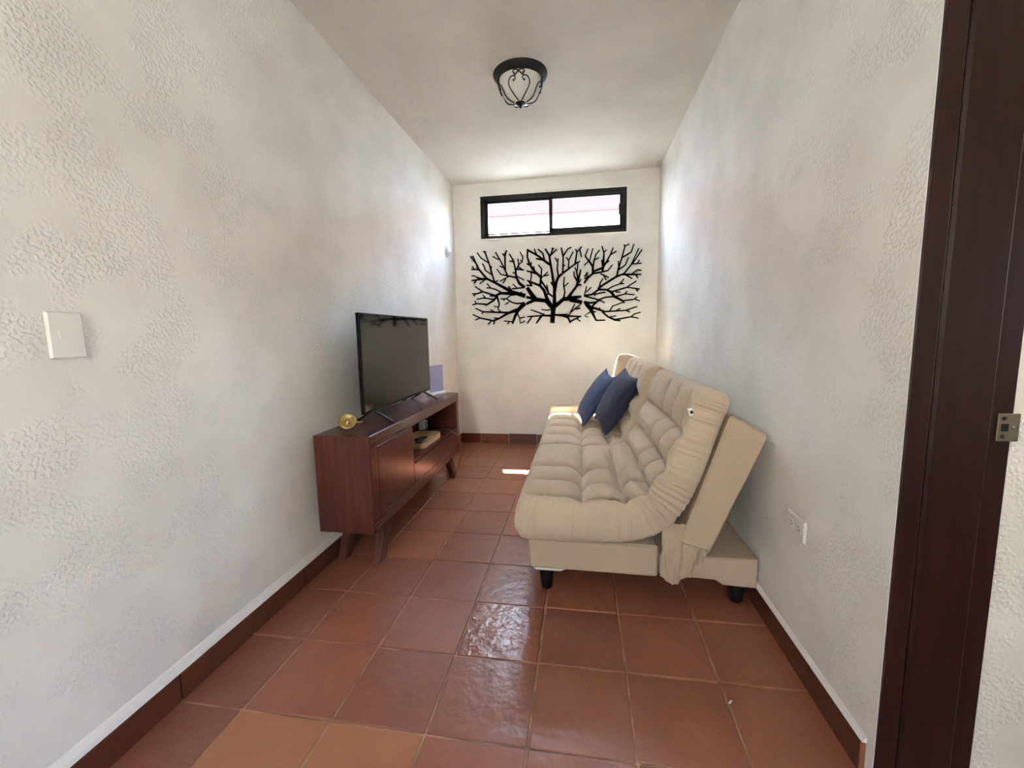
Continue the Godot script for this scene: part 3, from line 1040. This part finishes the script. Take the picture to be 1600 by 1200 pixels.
func build_television() -> void:
	var tv := thing("television", "black flat television on two splayed feet atop the wooden console", "television", Vector3(-1.13, 0.687, -2.545))
	var at := -tv.position
	var z0 := -2.045
	var z1 := -3.043
	box_part("bezel", Vector3(-1.132, 0.737, z1) + at, Vector3(-1.112, 1.267, z0) + at, 0.002, M.black_plastic, tv)
	box_part("screen", Vector3(-1.1125, 0.752, z1 + 0.007) + at, Vector3(-1.1112, 1.260, z0 - 0.007) + at, 0.0, M.screen, tv)
	box_part("rear_housing", Vector3(-1.175, 0.745, z1 + 0.10) + at, Vector3(-1.132, 1.02, z0 - 0.06) + at, 0.018, M.black_plastic, tv)
	for z in [-2.150, -2.905]:
		var foot := new_st()
		for e in [[-1.018, 0.03], [-1.202, 0.0]]:
			var x0 := -1.118
			var dirx: float = signf(e[0] - x0)
			prism(foot, PackedVector2Array([Vector2(x0 - 0.008, 0.742), Vector2(x0 + 0.012, 0.742), Vector2(e[0] + 0.012 * (1 if dirx > 0 else 0), 0.6885), Vector2(e[0] - 0.016 * (0 if dirx > 0 else 1), 0.6885), Vector2(e[0] - dirx * 0.014, 0.694)] if dirx > 0 else [Vector2(x0 + 0.008, 0.742), Vector2(x0 - 0.012, 0.742), Vector2(e[0] - 0.012, 0.6885), Vector2(e[0], 0.6885), Vector2(e[0] + 0.012, 0.694)]), z - 0.011, z + 0.011, 0.002, Vector3.RIGHT, Vector3.UP, Vector3.BACK, at)
		put(foot, "foot", M.black_plastic, tv)
	box_part("sensor_bar", Vector3(-1.118, 0.729, -2.60) + at, Vector3(-1.112, 0.738, -2.53) + at, 0.001, M.black_plastic, tv)

# ---------------------------------------------------------------- cut-out tree in three panels
func build_wall_art() -> void:
	var sets := [
		[BRANCHES_LEFT, "left panel of the black cut-out tree on the far wall", -0.83],
		[BRANCHES_MIDDLE, "middle panel of the black cut-out tree, with the trunk", -0.27],
		[BRANCHES_RIGHT, "right panel of the black cut-out tree on the far wall", 0.30]]
	for s in sets:
		var st := new_st()
		var k := 0
		for b in s[0]:
			var pts := PackedVector2Array()
			var wd := PackedFloat32Array()
			for i in range(0, b.size(), 3):
				pts.append(Vector2(b[i], b[i + 1]) * 0.001)
				wd.append(b[i + 2] * 0.0005 + 0.0024)
			branch(st, pts, wd, Vector3(-s[2], -1.6, 0), 0.008 + 0.00004 * k)
			k += 1
		var o := put(st, "wall_art_panel", M.art_black, self, Vector3(s[2], 1.6, ZB))
		tag(o, s[1], "wall art", "three-panel tree art")

func branch(st: SurfaceTool, pts: PackedVector2Array, half: PackedFloat32Array, off: Vector3, front: float) -> void:
	var l := PackedVector2Array()
	var r := PackedVector2Array()
	for i in pts.size():
		var d0 := (pts[i] - pts[maxi(i - 1, 0)]).normalized()
		var d1 := (pts[mini(i + 1, pts.size() - 1)] - pts[i]).normalized()
		var d := (d0 + d1).normalized()
		var p := pts[i]
		if i == 0:
			p -= d * half[i] * 0.6
		if i == pts.size() - 1:
			p += d * half[i] * 0.3
		var n := Vector2(-d.y, d.x) * half[i]
		l.append(p + n)
		r.append(p - n)
	var zb := front - 0.005
	var v := func(p: Vector2, z: float) -> Vector3: return Vector3(p.x, p.y, z) + off
	for i in pts.size() - 1:
		var n2 := (l[i] - r[i])
		var side := Vector3(n2.x, n2.y, 0)
		quad(st, v.call(l[i], front), v.call(l[i + 1], front), v.call(r[i + 1], front), v.call(r[i], front), Vector3.BACK)
		quad(st, v.call(l[i], zb), v.call(l[i + 1], zb), v.call(r[i + 1], zb), v.call(r[i], zb), Vector3.FORWARD)
		quad(st, v.call(l[i], front), v.call(l[i + 1], front), v.call(l[i + 1], zb), v.call(l[i], zb), side)
		quad(st, v.call(r[i], front), v.call(r[i + 1], front), v.call(r[i + 1], zb), v.call(r[i], zb), -side)
	var a := pts[1] - pts[0]
	quad(st, v.call(l[0], front), v.call(r[0], front), v.call(r[0], zb), v.call(l[0], zb), -Vector3(a.x, a.y, 0))
	a = pts[-1] - pts[-2]
	quad(st, v.call(l[-1], front), v.call(r[-1], front), v.call(r[-1], zb), v.call(l[-1], zb), Vector3(a.x, a.y, 0))

# ---------------------------------------------------------------- ceiling lamp (switched off)
func build_ceiling_lamp() -> void:
	var lamp := thing("ceiling_lamp", "flush ceiling lamp with dark iron rim, scrollwork and frosted glass bowl", "lamp", Vector3(-0.347, 2.636, -2.65))
	var st := new_st(true)
	lathe(st, [Vector2(0.140, 0.006), Vector2(0.155, 0.004), Vector2(0.158, -0.004), Vector2(0.156, -0.009), Vector2(0.148, -0.018), Vector2(0.138, -0.029), Vector2(0.131, -0.036), Vector2(0.126, -0.037), Vector2(0.123, -0.032), Vector2(0.123, 0.0)], 48)
	put(st, "rim", M.iron, lamp)
	var prof := []
	for k in 17:
		var a := PI / 2 * k / 16.0
		prof.append(Vector2(maxf(0.122 * pow(cos(a), 0.75), 0.0004), -0.030 - 0.127 * sin(a)))
	st = new_st(true)
	lathe(st, prof, 40)
	put(st, "glass_bowl", M.frosted, lamp)
	st = new_st(true)
	lathe(st, [Vector2(0.0005, -0.150), Vector2(0.026, -0.151), Vector2(0.030, -0.157), Vector2(0.024, -0.163), Vector2(0.010, -0.167), Vector2(0.007, -0.170), Vector2(0.008, -0.175), Vector2(0.006, -0.181), Vector2(0.0005, -0.184)], 24)
	put(st, "finial", M.iron, lamp)
	var surf := func(phi: float, a: float, t: float) -> Vector3:
		var y := lerpf(-0.158, -0.036, t)
		var sn := clampf((-0.030 - y) / 0.127, 0.0, 1.0)
		var r := 0.122 * pow(sqrt(maxf(1.0 - sn * sn, 0.0)), 0.75) + 0.007
		r = maxf(r, 0.024)
		var ang := phi + a / r
		return Vector3(sin(ang) * r, y, cos(ang) * r)
	for k in 4:
		var phi := TAU * k / 4.0 + 0.06
		var sc := new_st(true)
		for m in [-1.0, 1.0]:
			var p1 := []
			for q in [[0.010, 0.02], [0.030, 0.12], [0.047, 0.26], [0.060, 0.42], [0.062, 0.56], [0.052, 0.69], [0.036, 0.73], [0.023, 0.69], [0.020, 0.61], [0.030, 0.56]]:
				p1.append(surf.call(phi, q[0] * m, q[1]))
			var path := smooth_path(p1, 5)
			tube(sc, path, 0.0036, 0.0026, 7)
			ball(sc, path[-1], 0.0055, 8)
			var p2 := []
			for q in [[0.028, 0.72], [0.014, 0.79], [0.002, 0.88], [-0.012, 0.95], [-0.027, 0.95], [-0.034, 0.88], [-0.026, 0.82]]:
				p2.append(surf.call(phi, q[0] * m, q[1]))
			path = smooth_path(p2, 5)
			tube(sc, path, 0.0034, 0.0026, 7)
			ball(sc, path[-1], 0.0055, 8)
		put(sc, "scroll", M.iron, lamp)
# ---------------------------------------------------------------- loose cushions
func cushion_mesh(half: float, thick: float, seed_: int) -> ArrayMesh:
	var noise := FastNoiseLite.new()
	noise.seed = seed_
	noise.frequency = 1.0
	var N := 48
	var a := []
	var b := []
	for i in N + 1:
		var ra := PackedVector3Array()
		var rb := PackedVector3Array()
		var u := -cos(PI * i / N)
		for j in N + 1:
			var v := -cos(PI * j / N)
			var x := half * u * (1.0 - 0.13 * (1.0 - v * v) * u * u)
			var y := half * v * (1.0 - 0.13 * (1.0 - u * u) * v * v)
			var e := pow(maxf((1.0 - pow(absf(u), 2.4)) * (1.0 - pow(absf(v), 2.4)), 0.0), 0.55)
			var w := (0.10 * noise.get_noise_2d(u * 2.6, v * 2.6) + 0.13 * absf(noise.get_noise_2d(u * 3.0 + v * 4.0, v * 1.5 - u + 9.0))) * e
			ra.append(Vector3(x, y, thick * (e + w)))
			rb.append(Vector3(x, y, -thick * (e + 0.6 * w)))
		a.append(ra)
		b.append(rb)
	var st := new_st(true)
	grid(st, a, true)
	grid(st, b, false)
	st.generate_normals()
	return st.commit()

func build_cushions() -> void:
	for s in [
		[Vector3(0.246, 0.668, -3.05), Vector3(0.25, 0.43, 0.0), Vector3(-0.14, 0.05, -0.98), M.navy, 4, "dark navy cushion nearest the camera, propped on the beige sofa bed"],
		[Vector3(0.112, 0.648, -3.36), Vector3(0.26, 0.40, 0.0), Vector3(-0.10, 0.05, -0.98), M.blue_cloth, 8, "lighter blue cushion behind the dark navy one on the sofa bed"]]:
		var up: Vector3 = s[1].normalized()
		var across: Vector3 = (s[2] - up * up.dot(s[2])).normalized()
		var c := thing("cushion", s[5], "cushion", s[0], "blue cushions on the sofa bed")
		c.basis = Basis(across, up, across.cross(up).normalized())
		put_mesh(cushion_mesh(0.225, 0.072 if s[4] == 4 else 0.056, s[4]), "cover", s[3], c)
		if s[4] == 4:
			var st := new_st(true)
			for k in 7:
				ball(st, Vector3(-0.222 + 0.012 * k, -0.222 + 0.004 * (k % 2), 0.006), 0.006, 8)
			var fr := put(st, "bead_trim", M.pure_white, c)
			fr.set_meta("label", "white bead trim on the lower edge")

# ---------------------------------------------------------------- small things
func build_small_things() -> void:
	# light switch, left wall
	var sw := thing("light_switch", "white light switch plate with a single rocker on the left wall", "switch", Vector3(XL, 1.164, -0.880))
	var st := new_st()
	prism(st, rounded([Vector2(-0.040, -0.059), Vector2(0.040, -0.059), Vector2(0.040, 0.059), Vector2(-0.040, 0.059)], 0.006, 3), 0.0, 0.009, 0.005, Vector3.BACK, Vector3.UP, Vector3.RIGHT)
	put(st, "cover_plate", M.white_plastic, sw)
	st = new_st()
	prism(st, PackedVector2Array([Vector2(0.008, -0.009), Vector2(0.0145, -0.011), Vector2(0.0115, 0.010), Vector2(0.008, 0.011)]), -0.018, 0.018, 0.0008, Vector3.RIGHT, Vector3.UP, Vector3.BACK)
	put(st, "rocker", M.white_plastic, sw)
	# wall socket, right wall
	var so := thing("wall_socket", "white double wall socket low on the right wall near the door frame", "socket", Vector3(XR, 0.486, -1.508))
	st = new_st()
	prism(st, rounded([Vector2(-0.060, -0.038), Vector2(0.060, -0.038), Vector2(0.060, 0.038), Vector2(-0.060, 0.038)], 0.006, 3), -0.002, 0.0095, 0.005, Vector3.BACK, Vector3.UP, Vector3.LEFT)
	put(st, "cover_plate", M.white_plastic, so)
	for z in [-0.024, 0.024]:
		st = new_st()
		box(st, Vector3(-0.0105, -0.017, z - 0.017), Vector3(-0.008, 0.017, z + 0.017), 0.0015)
		var face := put(st, "receptacle", M.white_plastic, so)
		st = new_st()
		for y in [-0.006, 0.006]:
			box(st, Vector3(-0.0108, y - 0.001, z - 0.004), Vector3(-0.0104, y + 0.001, z + 0.004))
		box(st, Vector3(-0.0108, -0.002, z + 0.007), Vector3(-0.0104, 0.002, z + 0.011))
		put(st, "slot", M.dark_hole, face)
	# round detector high on the left wall, by the far corner
	var de := thing("detector", "small round white detector high on the left wall by the far corner", "detector", Vector3(XL, 1.935, -4.06))
	var turn := Basis(Vector3(0, 0, 1), -PI / 2)
	st = new_st(true)
	lathe(st, [Vector2(0.0002, 0.014), Vector2(0.050, 0.014), Vector2(0.054, 0.011), Vector2(0.054, 0.0)], 36, Transform3D(turn, Vector3.ZERO))
	put(st, "mount", M.pure_white, de)
	st = new_st(true)
	lathe(st, [Vector2(0.0002, 0.036), Vector2(0.030, 0.036), Vector2(0.040, 0.033), Vector2(0.045, 0.026), Vector2(0.045, 0.014)], 36, Transform3D(turn, Vector3.ZERO))
	var cap := put(st, "cap", M.pure_white, de)
	st = new_st(true)
	ball(st, Vector3(0.036, -0.018, 0.012), 0.006, 10)
	put(st, "indicator", M.foot_black, cap)
	# brass ornament on the near end of the console
	var br := thing("brass_ornament", "small polished brass dish with a stem lying on the near console end", "ornament", Vector3(-1.140, 0.687, -1.925))
	var tilt := Transform3D(Basis(Vector3(0.86, 0, -0.51).normalized(), 0.85), Vector3(0, 0.036, 0))
	st = new_st(true)
	lathe(st, [Vector2(0.0003, 0.004), Vector2(0.018, 0.004), Vector2(0.028, 0.008), Vector2(0.036, 0.013), Vector2(0.041, 0.014), Vector2(0.043, 0.011), Vector2(0.040, 0.004), Vector2(0.030, -0.004), Vector2(0.018, -0.012), Vector2(0.0003, -0.016)], 32, tilt)
	put(st, "dish", M.brass, br)
	st = new_st(true)
	lathe(st, [Vector2(0.0003, 0.016), Vector2(0.007, 0.014), Vector2(0.011, 0.009), Vector2(0.013, 0.003), Vector2(0.012, 0.0)], 20, tilt)
	put(st, "boss", M.brass, br)
	st = new_st(true)
	var stem := PackedVector3Array([tilt * Vector3(0.029, -0.004, -0.017), tilt * Vector3(0.047, -0.005, -0.028), tilt * Vector3(0.060, -0.006, -0.036)])
	tube(st, stem, 0.005, 0.0036, 10)
	put(st, "stem", M.brass, br)
	# upright lavender sign sheet on a white base, beside the television
	var sg := thing("sign_holder", "translucent lavender upright sheet on a white base beside the television", "sign holder", Vector3(-1.10, 0.687, -3.145))
	sg.rotation.y = -0.34
	st = new_st()
	box(st, Vector3(-0.035, 0.0, -0.085), Vector3(0.030, 0.020, 0.085), 0.004)
	put(st, "base", M.pure_white, sg)
	st = new_st()
	box(st, Vector3(-0.004, 0.0205, -0.085), Vector3(0.000, 0.225, 0.085), 0.0008)
	put(st, "sheet", M.lavender, sg)
	# cane tray with remote controls, in the open niche
	var tr := thing("cane_tray", "shallow light cane tray in the open niche of the console", "tray", Vector3(-1.078, 0.422, -2.70))
	var rim := rounded([Vector2(-0.088, -0.175), Vector2(0.092, -0.175), Vector2(0.092, 0.175), Vector2(-0.088, 0.175)], 0.05, 6)
	st = new_st()
	prism(st, rim, 0.001, 0.006, 0.0, Vector3.RIGHT, Vector3.BACK, Vector3.UP)
	put(st, "bottom", M.cane, tr)
	st = new_st()
	for i in rim.size():
		var j := (i + 1) % rim.size()
		var a := Vector3(rim[i].x, 0, rim[i].y)
		var b := Vector3(rim[j].x, 0, rim[j].y)
		var ao := Vector3(a.x * 1.07, 0, a.z * 1.04)
		var bo := Vector3(b.x * 1.07, 0, b.z * 1.04)
		var U := Vector3.UP
		var out := ((a + b) * 0.5).normalized()
		quad(st, ao + U * 0.004, bo + U * 0.004, bo + U * 0.038, ao + U * 0.038, out)
		quad(st, a + U * 0.004, b + U * 0.004, b + U * 0.038, a + U * 0.038, -out)
		quad(st, a + U * 0.038, b + U * 0.038, bo + U * 0.038, ao + U * 0.038, U)
		quad(st, a + U * 0.004, b + U * 0.004, bo + U * 0.004, ao + U * 0.004, -U)
	put(st, "side", M.cane, tr)
	for s in [[Vector3(-1.060, 0.429, -2.640), 0.25, "black remote control lying at the near end of the cane tray"], [Vector3(-1.085, 0.429, -2.745), -0.15, "black remote control lying further back in the cane tray"]]:
		var rc := thing("remote_control", s[2], "remote", s[0], "remote controls in the cane tray")
		rc.rotation.y = s[1]
		st = new_st()
		box(st, Vector3(-0.021, 0, -0.055), Vector3(0.021, 0.016, 0.055), 0.005)
		put(st, "body", M.black_plastic, rc)
		for k in 4:
			st = new_st()
			box(st, Vector3(-0.013, 0.0162, -0.042 + 0.022 * k), Vector3(0.013, 0.0185, -0.034 + 0.022 * k), 0.001)
			put(st, "button", M.steel, rc)
	# white adapter at the back of the niche
	var ad := thing("charger_block", "small white charger block at the back of the console niche", "charger", Vector3(-1.205, 0.422, -3.10))
	st = new_st()
	box(st, Vector3(-0.02, 0.0005, -0.05), Vector3(0.02, 0.062, 0.045), 0.005)
	put(st, "case", M.pure_white, ad)
	st = new_st()
	box(st, Vector3(0.0202, 0.012, -0.004), Vector3(0.024, 0.056, 0.004), 0.001)
	put(st, "plug_lead", M.black_plastic, ad)
	# brown power cord out of the niche, over the drawer and down to the floor
	st = new_st(true)
	var cord := smooth_path([Vector3(-1.20, 0.430, -3.00), Vector3(-1.10, 0.445, -2.94), Vector3(-0.995, 0.468, -2.915), Vector3(-0.948, 0.448, -2.97), Vector3(-0.935, 0.375, -3.10), Vector3(-0.936, 0.285, -3.215), Vector3(-0.945, 0.180, -3.222), Vector3(-0.968, 0.085, -3.205), Vector3(-0.988, 0.050, -3.165), Vector3(-1.05, 0.022, -3.165), Vector3(-1.12, 0.006, -3.36), Vector3(-1.24, 0.006, -3.50)], 8)
	tube(st, cord, 0.0036, 0.0036, 8)
	var co := put(st, "electric_cord", M.cable, self)
	tag(co, "thin brown electric cord looping from the console niche to the floor", "cord")
	# a crumb of plaster on the floor tiles
	st = new_st()
	box(st, Vector3(-0.009, 0.0, -0.003), Vector3(0.009, 0.004, 0.003), 0.0015, Transform3D(Basis(Vector3.UP, 0.8), Vector3.ZERO))
	var crumb := put(st, "plaster_crumb", M.pure_white, self, Vector3(0.46, 0.0005, -1.285))
	tag(crumb, "tiny white crumb of plaster lying on the floor tiles", "crumb")
